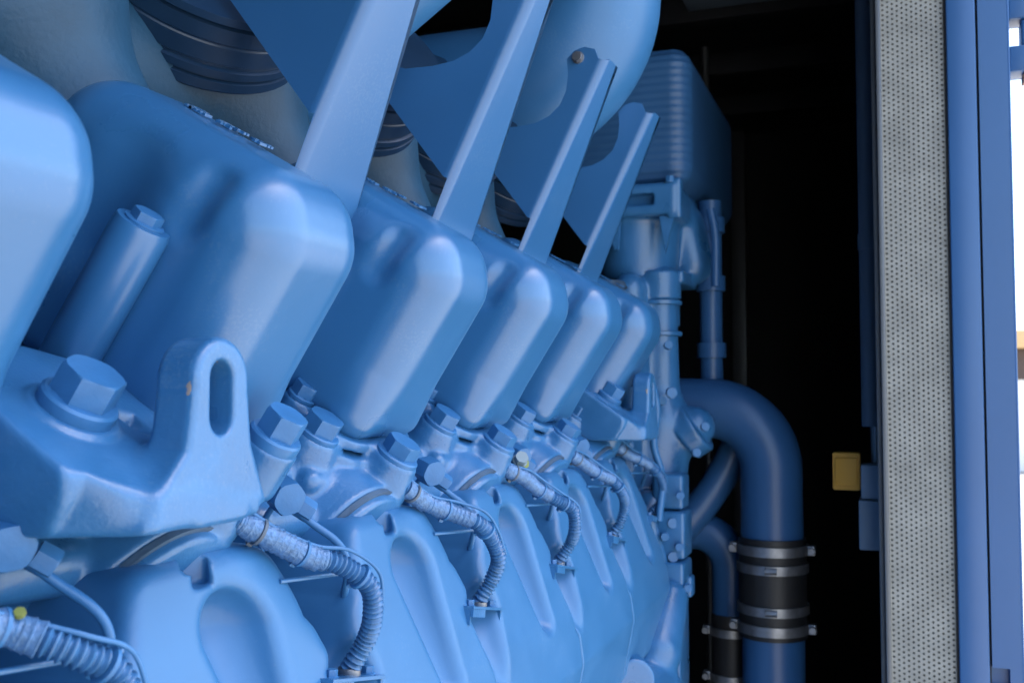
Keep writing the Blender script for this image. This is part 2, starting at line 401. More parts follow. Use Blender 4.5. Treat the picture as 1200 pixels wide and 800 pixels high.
bm = bmesh.new(); add_box(bm, (-.092, 1.76, -.158), (-.0495, 1.80, -.098)); bmesh.ops.bevel(bm, geom=bm.edges[:], offset=.0015, segments=2, affect='EDGES'); from_bm('housing', bm, M['yellow'], ob)
bbox('lid', (-.088, 1.7562, -.150), (-.054, 1.7598, -.106), 'yellow', ob, .001)

# ================================================================== OUTSIDE
bm = bmesh.new(); add_box(bm, (-150, -150, -EYE-.5), (150, 300, -EYE-.30))
g = from_bm('ground', bm, M['concrete']); g['kind'] = 'structure'
bd = thing('far_building', (4.0, 26, -EYE-.3), 'far pale building with tan fascia seen past the door frame', 'building')
bbox('wall', (2.2, 26, -EYE-.29), (14, 34, .3), 'plaster', bd, 0)
bbox('roof_shade_band', (2.3, 25.95, .31), (13.9, 33.9, 1.0), 'brown', bd, 0)  # solid block, shade under the roof painted as dark brown
bbox('fascia', (2.0, 25.6, 1.01), (14.2, 34.2, 1.42), 'tan', bd, .02)
hb = thing('low_hedge', (3, 20, -EYE-.3), 'low dry green hedge in front of the far building', 'hedge')
bm = bmesh.new(); rr = random.Random(3)
for i in range(2600):
    c = Vector((2.2+rr.random()*4, 18+rr.random()*1.2, -EYE-.3+rr.random()*.5-.0)); n_ = Vector((rr.gauss(0, 1), rr.gauss(0, 1), rr.gauss(0, 1))).normalized()
    x, y, z = basis(n_); q = .06; bm.faces.new([bm.verts.new(c+x*q*a+y*q*b) for a, b in ((-1, 0), (0, -.5), (1, 0), (0, .5))])
from_bm('leaves', bm, M['leaf'], hb)

# ================================================================== THE ENGINE
eng = thing('engine', (-.75, .9, -EYE), 'big blue painted V engine with a row of tilted rocker covers filling the container', 'engine')
bbox('crankcase', (-1.15, -.15, -EYE+.02), (-.47, 1.72, -.30), 'cast', eng, .02, 4)
bbox('valley_cover', (-.95, -.15, -.2998), (-.60, 1.70, -.02), 'deep', eng, .02, 4)

# --- rocker cover
CV = [(-.341, .090), (-.347, .134), (-.505, .226), (-.59, .10), (-.556, .034), (-.4315, -.052)]
def shrink(pts, r):
    """inward offset of a polygon by r (any orientation)"""
    n = len(pts); A = sum(pts[i][0]*pts[(i+1) % n][1]-pts[(i+1) % n][0]*pts[i][1] for i in range(n)); sg = 1 if A > 0 else -1
    out = []
    for i in range(n):
        p0, p1, p2 = [Vector(pts[(i+k) % n]) for k in (-1, 0, 1)]
        d1 = (p1-p0).normalized(); d2 = (p2-p1).normalized()
        n1 = Vector((-d1.y, d1.x))*sg; n2 = Vector((-d2.y, d2.x))*sg
        b = (n1+n2); out.append(tuple(p1+b*(r/(1+n1.dot(n2)))))
    return out
CVs = shrink(CV, .042); CVb = shrink(CV, .028)
def f_cover(X, Y, Z):
    s, a = SA(X, Z)
    y = Y-.331
    hw = .066-.042
    d = extr(poly2(X, Z, CVs), np.abs(y)-hw, .042)
    d = np.where(a < .05, extr(poly2(X, Z, CVb), np.abs(y)-.066+.028, .028)*np.clip((.05-a)/.05, 0, 1)+d*(1-np.clip((.05-a)/.05, 0, 1)), d)
    # boss that carries the sleeve line, with a groove beside it
    q0, q1 = wl(-.060, .125, .2590), wl(-.060, .158, .266)
    d = smax(d, -cap(X, Y, Z, q0, q1, .0075), .014)
    q0, q1 = wl(-.118, .08, .243), wl(-.120, .138, .243)
    d = smax(d, -cap(X, Y, Z, q0, q1, .024), .022)
    return d
me = sdf_mesh('rocker_cover', f_cover, (-.615, .24, -.06), (-.33, .41, .245), .0028)
cover0 = link('rocker_cover', me, M['cover'], eng)
# sleeve in the gap in front of the cover, with its bolt
def f_sleeve(X, Y, Z): return cyl(X, Y, Z, wl(-.041, .018, .213), wl(-.041, .128, .213), .0145, .002)
bm = bmesh.new(); add_lathe(bm, wl(-.077, .002, .253), AX, [(.0165, 0), (.0178, .002), (.0180, .106), (.0168, .110)], 40)
slv = from_bm('bolt_sleeve', bm, M['cover'], cover0)
hex_bolt('sleeve_bolt', wl(-.077, .1122, .253), AX, .017, .006, cover0, wr=.0125, wh=.0015)
# raised casting characters, worn beyond reading
def marks(bm, c0, u, v, n, nx, rows, size, seed, gap=1.25):
    rr = random.Random(seed); w_ = size*.16
    for i in range(nx):
        for row in range(rows):
            if rr.random() < .12: continue
            c = Vector(c0)+u*(size*gap*.8*i)+v*(row*size*1.45)
            for k in range(3):
                hor = rr.random() < .5; L_ = size*(.55 if hor else .95)
                o = (v*rr.choice((-.45, 0, .45)) if hor else u*rr.choice((-.27, .27)))*size
                p_, q_ = (u, v) if hor else (v, u); vs = []
                for hz, sc_ in ((-size*.1, 1), (size*.11, .8)):
                    for a_, d_ in ((-1, -1), (1, -1), (1, 1), (-1, 1)): vs.append(bm.verts.new(c+o+n*hz+p_*a_*L_/2+q_*d_*w_*sc_))
                bm.faces.new(vs[4:])
                for q in range(4): bm.faces.new((vs[q], vs[(q+1) % 4], vs[4+(q+1) % 4], vs[4+q]))
    return bm
tdir = (Vector((-.348, 0, .142))-Vector((-.505, 0, .226))).normalized(); tn = Vector((-tdir.z, 0, tdir.x)); tn = tn if tn.z > 0 else -tn
c0 = Vector((-.505, .338, .226))+tdir*.050-tn*.0004
from_bm('cast_marks', marks(bmesh.new(), c0, tdir, Vector((0, 1, 0)), tn, 9, 2, .0085, 11), M['cast'], cover0)

# --- cylinder head below the cover
FL = [(-.25, -.012), (.008, -.012), (.008, .004), (-.25, .004)]
def f_head(X, Y, Z):
    s, a = SA(X, Z)
    deck = extr(poly2(s, a, [(-.24, -.045), (-.012, -.048), (.0, -.062), (.012, -.10), (-.02, -.15), (-.24, -.15)]), np.abs(Y-.28)-.1235+.004, .004)
    def plan(ds, dy): 
        qs, qy = np.abs(s+.117)-(.117+ds)+.036, np.abs(Y-.331)-(.065+dy)+.036
        return np.sqrt(np.maximum(qs, 0)**2+np.maximum(qy, 0)**2)+np.minimum(np.maximum(qs, qy), 0)-.036
    fl = extr(plan(.006, .006)+.002, np.abs(a+.016)-.0045+.002, .002)
    fl2 = extr(plan(.012, .011)+.003, np.abs(a+.036)-.0115+.003, .003)
    d = smin(deck, fl2, .010)
    d = smin(d, fl, .003)
    cb = cap(X, Y, Z, wl(-.022, -.13, .252), wl(-.022, -.040, .252), .026)
    cb = smin(cb, cyl(X, Y, Z, wl(-.022, -.08, .252), wl(-.022, -.018, .252), .0205, .003), .008)
    cd = smin(cap(X, Y, Z, wl(.020, -.070, .318), wl(.024, -.040, .318), .026), cyl(X, Y, Z, wl(.024, -.06, .318), wl(.024, -.012, .318), .022, .003), .01)
    d = smin(d, cb, .010); d = smin(d, cd, .012)
    d = smin(d, cyl(X, Y, Z, wl(-.060, -.04, .268), wl(-.060, -.007, .268), .0145, .002), .006)
    rdg = cap(X, Y, Z, wl(.002, -.047, .235), wl(.012, -.050, .300), .011, .013)
    d = smin(d, rdg, .006)
    d = smin(d, cap(X, Y, Z, wl(.012, -.072, .17), wl(.016, -.074, .24), .016), .010)
    # port collar facing outboard
    col = cyl(X, Y, Z, wl(-.03, -.098, .284), wl(.040, -.098, .284), .068, .003)
    col2 = cyl(X, Y, Z, wl(.02, -.098, .284), wl(.052, -.098, .284), .0635, .003)
    d = smin(d, np.minimum(col, col2), .004)
    return d
me = sdf_mesh('cylinder_head', f_head, (-.68, .14, -.22), (-.36, .42, .09), .0026)
head0 = link('cylinder_head', me, M['cast'], eng)
hex_bolt('head_bolt', wl(-.022, -.018, .252), AX, .029, .014, head0, wr=.0195, wh=.005, rot=.35)
hex_bolt('head_bolt', wl(.024, -.014, .318), AX, .028, .013, head0, wr=.0205, wh=.006, rot=.9)
hex_bolt('flange_bolt', wl(-.060, -.006, .268), AX, .021, .011, head0, wr=.0135, wh=.003, rot=.1)
bm = bmesh.new(); add_lathe(bm, wl(.0445, -.098, .284), SX, [(.058, -.004), (.0668, -.004), (.0668, .0005), (.058, .0005)], 64); from_bm('gasket', bm, M['seal'], head0)

# --- intake elbow: port at the head, swelling into the long duct
LP = [(-.56, -.13), (-.44, -.098), (-.402, -.101), (-.353, -.245), (-.343, -.315), (-.36, -.40), (-.44, -.46), (-.56, -.46)]
DP = [(-.56, -.36), (-.44, -.31), (-.386, -.228), (-.354, -.255), (-.346, -.315), (-.362, -.40), (-.44, -.458), (-.56, -.458)]
LPs, DPs = shrink(LP, .018), shrink(DP, .026)
def f_elbow(X, Y, Z):
    y = Y-.287
    trap = poly2(y, Z, [(-.062, -.085), (.066, -.085), (.120, -.205), (.13, -.26), (.13, -.50), (-.13, -.50), (-.13, -.26), (-.115, -.200), (-.078, -.130)])
    d = smax(poly2(X, Z, LPs)-.018, trap, .012)
    duct = poly2(X, Z, DPs)-.026
    d = smin(d, duct, .014)
    # top shoulder rounded off like the end of an elbow
    q = np.sqrt(y**2+(1.3*np.maximum(Z+.155, 0))**2)-.099-np.maximum(-.155-Z, 0)*1.6
    d = smax(d, q, .02)
    # scallop
    xs = (X+.387+(Z+.148)*.328)
    yy = (Y-.302-(-.148-Z)*.12)*.84
    d = smax(d, -cap(np.where(xs > 0, xs*.3, xs*.66), yy, Z, (.004, 0, -.152), (.004, 0, -.244), .0285, .0140), .009)
    # pocket under the gap
    xp = np.where(xs > 0, xs*.3, xs*.75)
    pk = cap(xp, (Y-.416)*.85, Z, (.004, 0, -.208), (.004, 0, -.268), .026, .009)
    pk = np.minimum(pk, cap(xp, (Y-.166)*.85, Z, (.004, 0, -.208), (.004, 0, -.268), .026, .009))
    d = smax(d, -pk, .010)
    # square notch on the crown
    nt_ = np.maximum(np.maximum(np.abs((X+.405)*.6+(Y-.279)*.8)-.0105, np.abs((Y-.279)*.6-(X+.405)*.8)-.0105), np.abs(Z+.098)-.021)
    d = np.maximum(d, -nt_)
    # end faces: real joints between the castings
    d = smax(d, np.abs(y)-.1246, .002)
    return d
me = sdf_mesh('intake_elbow', f_elbow, (-.60, .155, -.48), (-.33, .419, -.07), .0030)
elb0 = link('intake_elbow', me, M['duct'], eng)
# dark cavity behind the gap between two elbows
# pressed strut and thin rod crossing the gap
tube('gap_rod', [(-.392, .345+.01, -.128), (-.372, .43, -.132)], .0016, M['cast'], elb0, n=10, smooth=False, step=.02)

# --- pipe fitting and injector line in each gap
def gxy(x, y, Y):
    """point where the camera sees pixel (x, y) of the photograph at depth Y along the engine"""
    th, ph = YAW, PIT
    f = Vector((-math.sin(th)*math.cos(ph), math.cos(th)*math.cos(ph), math.sin(ph))); r = Vector((math.cos(th), math.sin(th), 0)); u = r.cross(f)
    d = f+r*((x-600)/1200)+u*((400-y)/1200); return d*(Y/d.y)
def fitting(parent):
    c = gxy(326, 575, .652)-Vector((0, P, 0))
    ax = (SX*.75+Vector((0, -.45, 0))+AX*.25).normalized()
    o = hex_bolt('fitting_nut', c, ax, .023, .019, parent, wr=.009, wh=.001, rot=.3)
    hex_bolt('fitting_nut', c+Vector((.010, .010, -.010)), Vector((.55, .6, -.55)), .015, .012, parent, wr=.006, wh=.001, rot=.1)
    return o
fitting(head0)
ln = tube('injector_line', [gxy(332, 584, .655), gxy(350, 600, .662), gxy(370, 616, .670), gxy(392, 632, .678), gxy(404, 648, .684), gxy(407, 670, .690), gxy(403, 700, .70)], .0029, M['bolt'], eng, n=14, step=.003)
l2 = tube('leak_line', [gxy(322, 590, .652), gxy(310, 610, .655), gxy(306, 640, .66), gxy(304, 720, .675), gxy(312, 800, .69)], .0024, M['bolt'], ln, n=12, step=.004)
ln.location.y -= P

# --- lifting eye
EP = [(-.404, -.018), (-.390, -.006), (-.366, -.040), (-.386, -.064), (-.425, -.070), (-.47, -.03), (-.44, .0)]
def f_eye(X, Y, Z):
    s, a = SA(X, Z)
    pl = poly2(X, Y, [(-.47, .388), (-.376, .388), (-.3505, .428), (-.3495, .515), (-.375, .54), (-.47, .54)])
    top = a-.0255+np.clip(Y-.455, 0, .1)*.15
    body = smax(smax(pl, top, .005), smax(-(Z+.074), -(a+.036), .006), .007)
    body = smax(body, (s-.052)-np.clip((Y-.40)/.03, 0, 1)*.04, .006)
    fb = gxy(318, 519, .585); fb2 = fb-AX*.05
    far = cyl(X, Y, Z, fb2, fb, .0195, .002)
    far0 = extr(poly2(X, Z, shrink([(-.45, .0), (-.385, -.016), (-.368, -.03), (-.372, -.060), (-.40, -.066), (-.45, -.04)], .004)), np.abs(Y-.545)-.035, .004)
    # upright lug: plane faces +X, outline in Y,Z
    wy, wz = Y-.4815, Z-np.clip(Z, -.06, .006)
    yz = np.sqrt(wy*wy+wz*wz)-.0262
    yz = smin(yz, poly2(Y, Z, [(.418, -.072), (.428, -.052), (.450, -.030), (.456, .0), (.507, .0), (.512, -.03), (.528, -.066)]), .004)
    lug = extr(yz+.006, np.abs(X+.3635)-.0090, .005)
    lean = cap(X, Y, Z, (-.380, .462, -.055), (-.383, .50, -.045), .018)
    d = np.minimum(body, far)
    d = smin(d, lug, .008); d = smin(d, lean, .020)
    d = smax(d, -(Z+.0735), .006)
    boss = cyl(X, Y, Z, wl(-.002, .010, .435), wl(-.002, .0280, .435), .0255, .002)
    d = smin(d, boss, .004)
    # slot through the lug
    e = np.sqrt((Y-.4805)**2+np.maximum(np.abs(Z+.0025)-.0105, 0)**2)-.0102
    d = smax(d, -np.maximum(e, -(X+.42)), .003)
    d = smax(d, -(Y-.388)-(Z+.04)*.20, .006)
    return d
me = sdf_mesh('lifting_eye', f_eye, (-.50, .37, -.10), (-.32, .62, .05), .0016)
eye0 = link('lifting_eye', me, M['eye'], eng)
hex_bolt('eye_bolt', wl(-.002, .0280, .435), AX, .031, .0165, eye0, wr=.0215, wh=.008, rot=.42)
hex_bolt('eye_bolt', gxy(318, 519, .585), AX, .026, .016, eye0, wr=.0185, wh=.008, rot=.3)
eye0['label'] = 'near lifting eye with an upright slotted lug and chipped paint'

eu = Vector((.0, 1, .12)).normalized()
from_bm('cast_marks', marks(bmesh.new(), (-.3493, .438, -.0635), eu, Vector((0, -.12, 1)), Vector((1, 0, 0)), 9, 2, .0042, 4), M['cast'], eye0)

# --- copies along the bank
def shift_copy(o, n, parent=None):
    c = copy_tree(o, parent or o.parent, dy=P*n); return c
kids = {o: ALL(o) for o in ()}
for n in (0, 2, 3, 4, 5):
    c = shift_copy(cover0, n)
    if n >= 2:
        for k in ALL(c):
            if k.name.startswith(('bolt_sleeve', 'sleeve_bolt')): k.location += Vector((-.022, 0, .014))
for n in (0, 2, 3, 4, 5): shift_copy(head0, n)
for n in (0, 2, 3, 4, 5): shift_copy(elb0, n)
for n in (0, 2, 3, 4, 5): shift_copy(ln, n)
for o in (cover0, head0, elb0, ln): o.location.y += P          # the modelled unit is cylinder 0; it stands as cylinder 1
e2 = shift_copy(eye0, 4.4); e2['label'] = 'far lifting eye at the end of the row'

# --- folded sheet brackets
def bracket(Y0, full=True):
    web = [(-.413, .214), (-.3225, .400), (-.327, .412), (-.340, .416), (-.352, .413), (-.362, .404), (-.3605, .385), (-.363, .365), (-.371, .348), (-.385, .336), (-.402, .329), (-.425, .3265), (-.455, .327), (-.485, .336), (-.505, .352), (-.512, .352), (-.512, .345)]
    R = .011; t = .003
    d = (Vector((-.3225, 0, .400))-Vector((-.413, 0, .214))).normalized(); nrm = Vector((d.z, 0, -d.x))
    bm = bmesh.new()
    f = bm.faces.new([bm.verts.new((x, Y0, z)) for x, z in web])
    r = bmesh.ops.extrude_face_region(bm, geom=[f])
    for v in r['geom']:
        if isinstance(v, bmesh.types.BMVert): v.co.y = Y0+t
    # bend and flange: strips that run from the lower to the upper end of the fold line
    lo_, hi_ = Vector((-.413, 0, .214)), Vector((-.3225, 0, .400))
    prof = []
    for k in range(9):
        a_ = PI/2*k/8; prof.append((R*math.sin(a_), Y0+R-R*math.cos(a_)))
    prof.append((R, Y0+.050)); prof.append((R, Y0+.108))
    outer = []; inner = []
    def ends(k, u, y):
        # the flange reaches further down than the fold, with a rounded start
        g_ = min(1, max(0, (y-Y0)/.012)); ext = .078*math.sqrt(max(0, 1-(1-g_)**2)) if y > Y0+.001 else 0
        return lo_-d*ext, hi_+d*.006*g_
    for k, (u, y) in enumerate(prof):
        a0, a1 = ends(k, u, y)
        yt = Y0+(y-Y0)*(1 if k <= 8 else (.9 if k == 9 else .33))
        outer.append((a0+nrm*u+Vector((0, y, 0)), a1+nrm*u+Vector((0, yt, 0))))
        iu, iy = (max(0, u-t), y) if k > 8 else ((R-t)*math.sin(PI/2*k/8), Y0+R-(R-t)*math.cos(PI/2*k/8))
        inner.append((a0+nrm*iu+Vector((0, iy, 0)), a1+nrm*iu+Vector((0, yt if k > 8 else iy, 0))))
    ov = [[bm.verts.new(p) for p in q] for q in outer]; iv = [[bm.verts.new(p) for p in q] for q in inner]
    for k in range(len(ov)-1):
        bm.faces.new((ov[k][0], ov[k+1][0], ov[k+1][1], ov[k][1])); bm.faces.new((iv[k][1], iv[k+1][1], iv[k+1][0], iv[k][0]))
        bm.faces.new((ov[k][1], ov[k+1][1], iv[k+1][1], iv[k][1])); bm.faces.new((ov[k+1][0], ov[k][0], iv[k][0], iv[k+1][0]))
    bm.faces.new((ov[-1][0], iv[-1][0], iv[-1][1], ov[-1][1]))
    o = from_bm('support_bracket', bm, M['sheet'], eng, 40)
    hex_bolt('bracket_bolt', (-.3475, Y0-.0005, .4035), (0, -1, 0), .0105, .006, o, m='steel', wr=.0075, wh=.0012)
    return o
b0 = bracket(.67)
for n in (1, 2, 3):
    c = copy_tree(b0, eng, dy=P*n)
    if n == 3:
        for k in ALL(c): bpy.data.objects.remove(k)

# --- exhaust side: bellows and cast shells in the V
def bellows(c, axis, R, parent):
    bm = bmesh.new()
    prof = [(rq*1., hq*.62) for rq, hq in [(R*.80, -.045), (R*1.00, -.040), (R*1.02, -.036), (R*1.02, -.022), (R*.99, -.020), (R*.99, -.0165), (R*1.02, -.015), (R*1.02, -.004), (R*.985, -.002), (R*.985, .002), (R*1.0, .004),
            (R*1.0, .030), (R*.99, .032), (R*.99, .034), (R*1.0, .036), (R*1.0, .058), (R*.97, .061), (R*.97, .064), (R*1.03, .067), (R*1.03, .078), (R*.60, .082)]]
    add_lathe(bm, c, axis, prof, 72); o = from_bm('exhaust_bellows', bm, M['dark'], parent, 35)
    return o
bl = bellows((-.572, .735, .352), (.50, -.30, .45), .105, eng)
for n in (1, 2, 3): copy_tree(bl, eng, dy=P*n)
def f_shell(X, Y, Z):
    d = cap(X, Y, Z, (-.66, .30, .26), (-.60, .62, .30), .075, .080)
    d = smin(d, cap(X, Y, Z, (-.60, .62, .30), (-.56, .66, .18), .06), .03)
    return d
me = sdf_mesh('exhaust_shell', f_shell, (-.78, .18, .08), (-.48, .74, .42), .005)
sh = link('exhaust_shell', me, M['teal'], eng); sh.location.y -= .06
for n in (1, 2, 3): copy_tree(sh, eng, dy=P*n)

# --- gear case at the far end
def f_case(X, Y, Z):
    d = box(X, Y, Z, (-.55, 1.80, -.45), (.14, .09, .42), .02)                          # tall lower case
    d = smin(d, cap(X, Y, Z, (-.385, 1.80, .20), (-.385, 1.80, -.06), .030, .036), .012)   # riser
    d = smin(d, cap(X, Y, Z, (-.385, 1.80, -.06), (-.400, 1.80, -.16), .055, .060), .03)
    d = smin(d, cap(X, Y, Z, (-.430, 1.76, .18), (-.430, 1.76, -.05), .030), .02)
    d = smin(d, cap(X, Y, Z, (-.385, 1.80, -.10), (-.325, 1.80, -.06), .040, .036), .012)
    d = smin(d, cyl(X, Y, Z, (-.345, 1.80, -.075), (-.318, 1.80, -.057), .048, .003), .004)
    d = smin(d, cap(X, Y, Z, (-.385, 1.72, -.19), (-.37, 1.72, -.42), .026), .015)
    d = smin(d, cap(X, Y, Z, (-.44, 1.70, .03), (-.395, 1.70, .02), .014), .01)
    d = smin(d, cyl(X, Y, Z, (-.385, 1.80, .165), (-.385, 1.80, .215), .038, .003), .005)
    d = smin(d, cap(X, Y, Z, (-.425, 1.64, -.40), (-.425, 1.70, -.56), .085), .03)           # rounded lower housing
    d = smin(d, cap(X, Y, Z, (-.39, 1.70, -.20), (-.355, 1.70, -.34), .018, .024), .01)
    return d
me = sdf_mesh('gear_case', f_case, (-.72, 1.48, -.90), (-.27, 1.92, .26), .0045)
gc = link('gear_case', me, M['cast'], eng)
for z in (-.27, -.215, .0): hex_bolt('case_bolt', (-.345, 1.70, z), (.3, -1, 0), .016, .010, gc)
for (x0, y0, x1, y1, Y_, dep) in ((764, 556, 800, 596, 1.70, .06), (768, 600, 802, 654, 1.69, .07), (756, 660, 801, 697, 1.68, .08), (742, 700, 797, 860, 1.685, .08), (800, 675, 811, 700, 1.72, .03)):
    p, q = gxy(x0, y1, Y_), gxy(x1, y0, Y_)
    bbox('case_block', (p.x, Y_, p.z), (q.x, Y_+dep, q.z), 'cast', gc, .006, 4)
for x, y in ((806, 688), (796, 640), (779, 628), (797, 580)): hex_bolt('case_bolt', gxy(x, y, 1.688), (.2, -1, 0), .012, .008, gc)
for z in (.155, .10, -.01, -.03):
    bm = bmesh.new(); add_lathe(bm, (-.385, 1.80, z), (0, 0, 1), [(.037, 0), (.0395, .001), (.0395, .007), (.037, .008)], 40); from_bm('riser_ring', bm, M['cast'], gc)
for x, y in ((783, 405), (776, 470), (826, 500), (816, 530), (772, 575), (790, 720), (762, 742)): hex_bolt('case_bolt', gxy(x, y, 1.735), (.25, -1, .1), .013, .012, gc)
tube('oil_line', [gxy(762, 440, 1.66), gxy(770, 480, 1.67), gxy(766, 520, 1.67), gxy(776, 560, 1.67), gxy(772, 610, 1.66)], .006, M['bolt'], gc)
pa, pb = gxy(706, 842, 1.44), gxy(752, 822, 1.60)
pc = gxy(742, 795, 1.44)
def f_pump(X, Y, Z):
    d = cap(X, Y, Z, pa, pb, .062, .070)
    d = smin(d, cap(X, Y, Z, gxy(770, 760, 1.62), gxy(785, 700, 1.68), .040, .030), .02)
    d = smin(d, cyl(X, Y, Z, pc+Vector((-.02, .04, 0)), pc+Vector((.004, -.008, 0)), .030, .003), .006)
    return d
pm = link('pump_housing', sdf_mesh('pump_housing', f_pump, (-.50, 1.34, -.52), (-.24, 1.76, -.18), .004), M['cast'], gc)
# ================================================================== WIRING CONDUITS (one in each gap)
def conduit(n, label):
    t = thing('wiring_conduit', (-.40, .60+P*(n-1), -.1), label, 'cable conduit', 'corrugated cable conduits looping over the gaps between the intake elbows')
    return t
cpts = [gxy(462, 562, .812), gxy(478, 573, .825), gxy(500, 587, .845), gxy(528, 600, .868), gxy(556, 613, .890), gxy(575, 632, .908), gxy(582, 656, .920), gxy(577, 680, .924), gxy(566, 697, .922), gxy(560, 706, .922)]
cpts = [p-Vector((0, 2*P, 0)) for p in cpts]
def make_conduit(t, dy, seed):
    rr = random.Random(seed); off = Vector((0, dy, 0))
    pts = [p+off+Vector((rr.uniform(-.0015, .004), rr.uniform(-.0025, .0025), rr.uniform(-.003, .003)))*(1 if 2 <= i <= 7 else .2) for i, p in enumerate(cpts)]
    pp, L = resample(spline(pts, 16), .0006); pitch = .0040
    bm = bmesh.new(); add_sweep(bm, pp, lambda i, a: .0056+.0022*(.5+.5*math.cos(2*PI*a/pitch)), 18); from_bm('corrugated_tube', bm, M['tube'], t, 60)
    # lapped tape over the upper part: uneven edges that step at every turn
    k0, k1 = int(len(pp)*.07), int(len(pp)*rr.uniform(.40, .50)); q = pp[k0:k1]
    jit = [rr.uniform(-.0004, .0011) for _ in range(400)]; lap = .0048
    bm = bmesh.new(); add_sweep(bm, q, lambda i, a: .0074+jit[int(a/lap)]+.0012*((a/lap) % 1)**2, 20); from_bm('tape_wrap', bm, M['tape'], t, 30)
    bm = bmesh.new(); add_sweep(bm, pp[:int(len(pp)*.10)], lambda i, a: .0064, 16); from_bm('end_sleeve', bm, M['cast'], t, 60)
    for fr in (.13, .34, .56):
        k = int(len(pp)*(fr+rr.uniform(-.03, .03))); ax = (pp[k+1]-pp[k-1]).normalized()
        bm = bmesh.new(); add_lathe(bm, pp[k], ax, [(.0080, 0), (.0096, .0004), (.0096, .0026), (.0080, .003)], 20)
        x_, y_, z_ = basis(ax); h_ = pp[k]+x_*.0095+ax*.0015
        w_ = [bm.verts.new(h_+x_*i*.0022+y_*j*.0026+z_*l*.002) for i in (-1, 1) for j in (-1, 1) for l in (-1, 1)]
        for f in ((0, 1, 3, 2), (4, 6, 7, 5), (0, 4, 5, 1), (2, 3, 7, 6), (0, 2, 6, 4), (1, 5, 7, 3)): bm.faces.new([w_[i] for i in f])
        from_bm('cable_tie', bm, M['bolt'] if fr != .13 else M['greyblue'], t, 40)
    # thin loose wire beside the conduit
    wp = [p+Vector((.006, .004, .007+.003*math.sin(i*1.3+seed))) for i, p in enumerate(pts[:7])]
    tube('loose_wire', wp, .0014, M['bolt'], t, n=8, step=.003)
    e = pts[-1]; bm = bmesh.new(); x, z = e.x, e.z
    for lo, hi in (((x-.022, e.y-.050, z-.006), (x+.016, e.y+.030, z-.0035)), ((x+.0135, e.y-.050, z-.013), (x+.016, e.y-.020, z-.0062)), ((x-.020, e.y+.027, z-.022), (x+.0132, e.y+.030, z-.0062)), ((x-.020, e.y-.050, z-.020), (x+.0132, e.y-.047, z-.0062))):
        add_box(bm, lo, hi)
    rot = Matrix.Rotation(math.radians(-12), 4, 'X')
    bmesh.ops.transform(bm, matrix=Matrix.Translation(e) @ rot @ Matrix.Translation(-e), verts=bm.verts)
    cb_ = from_bm('clip_bracket', bm, M['cast'], t)
    for dy_ in (-.036, .018): hex_bolt('clip_screw', e+Vector((.006, dy_, -.0035-dy_*.2)), (0, .1, 1), .008, .005, cb_, wr=.0055, wh=.001)
    bm = bmesh.new(); add_lathe(bm, e+Vector((0, 0, -.005)), (0, 0, 1), [(.0078, 0), (.0086, .001), (.0086, .006), (.0078, .007)], 24)
    from_bm('clamp_ring', bm, M['steel'], t)
labels = ['thick corrugated conduit at the bottom left corner below the near lifting eye',
          'silver taped corrugated conduit just right of the near lifting eye',
          'second corrugated conduit right of the near lifting eye, ending on a folded clip bracket',
          'corrugated conduit starting under the bolt with the lime paint mark',
          'small fourth corrugated conduit left of the far lifting eye',
          'farthest conduit directly under the far lifting eye']
for n in range(6):
    t = conduit(n, labels[n]); make_conduit(t, P*n, n+1)
    if n == 0: hex_bolt('yellow_mark', cpts[3]+Vector((.004, 0, .0085)), (.5, -.5, .8), .005, .0008, t, m='lime', wr=.0028, wh=.0005)
    if n == 3: hex_bolt('lime_mark', gxy(613, 543, 1.10), (.75, -.3, .2), .011, .002, t, m='lime'); hex_bolt('pale_nut', gxy(609, 540, 1.097), (.5, -.6, .5), .014, .008, t, m='nut')

# ================================================================== LARGE AIR PIPES ABOVE
def air_pipe(name, Yc, xv, zc, R, label):
    t = thing(name, (xv, Yc, zc), label, 'air pipe')
    pts = [(xv, Yc, 1.05), (xv, Yc, zc+.13)]
    for k in range(1, 12):
        a_ = PI/2*k/11; pts.append((xv-.13+.13*math.cos(a_), Yc, zc+.13-.13*math.sin(a_)))
    pts.append((xv-.5, Yc, zc)); bm = bmesh.new(); pp, _ = resample([Vector(p) for p in pts], .012)
    add_sweep(bm, pp, lambda i, a: R, 64); from_bm('pipe_elbow', bm, M['duct'], t, 70)
    return t
air_pipe('air_pipe', 1.375, -.392, .428, .101, 'wide blue pipe elbow bulging down behind the two short brackets')
t = thing('air_pipe', (-.45, .86, .40), 'slanted light blue air pipe seen between the two tall brackets at the top edge', 'air pipe')
q = Vector((.83, 0, .56)); p = Vector((-.416, .86, .35))+Vector((-.56, 0, .83))*.052
tube('pipe', [p-q*.22, p+q*.25], .052, M['duct'], t, smooth=False, step=.1, n=48)

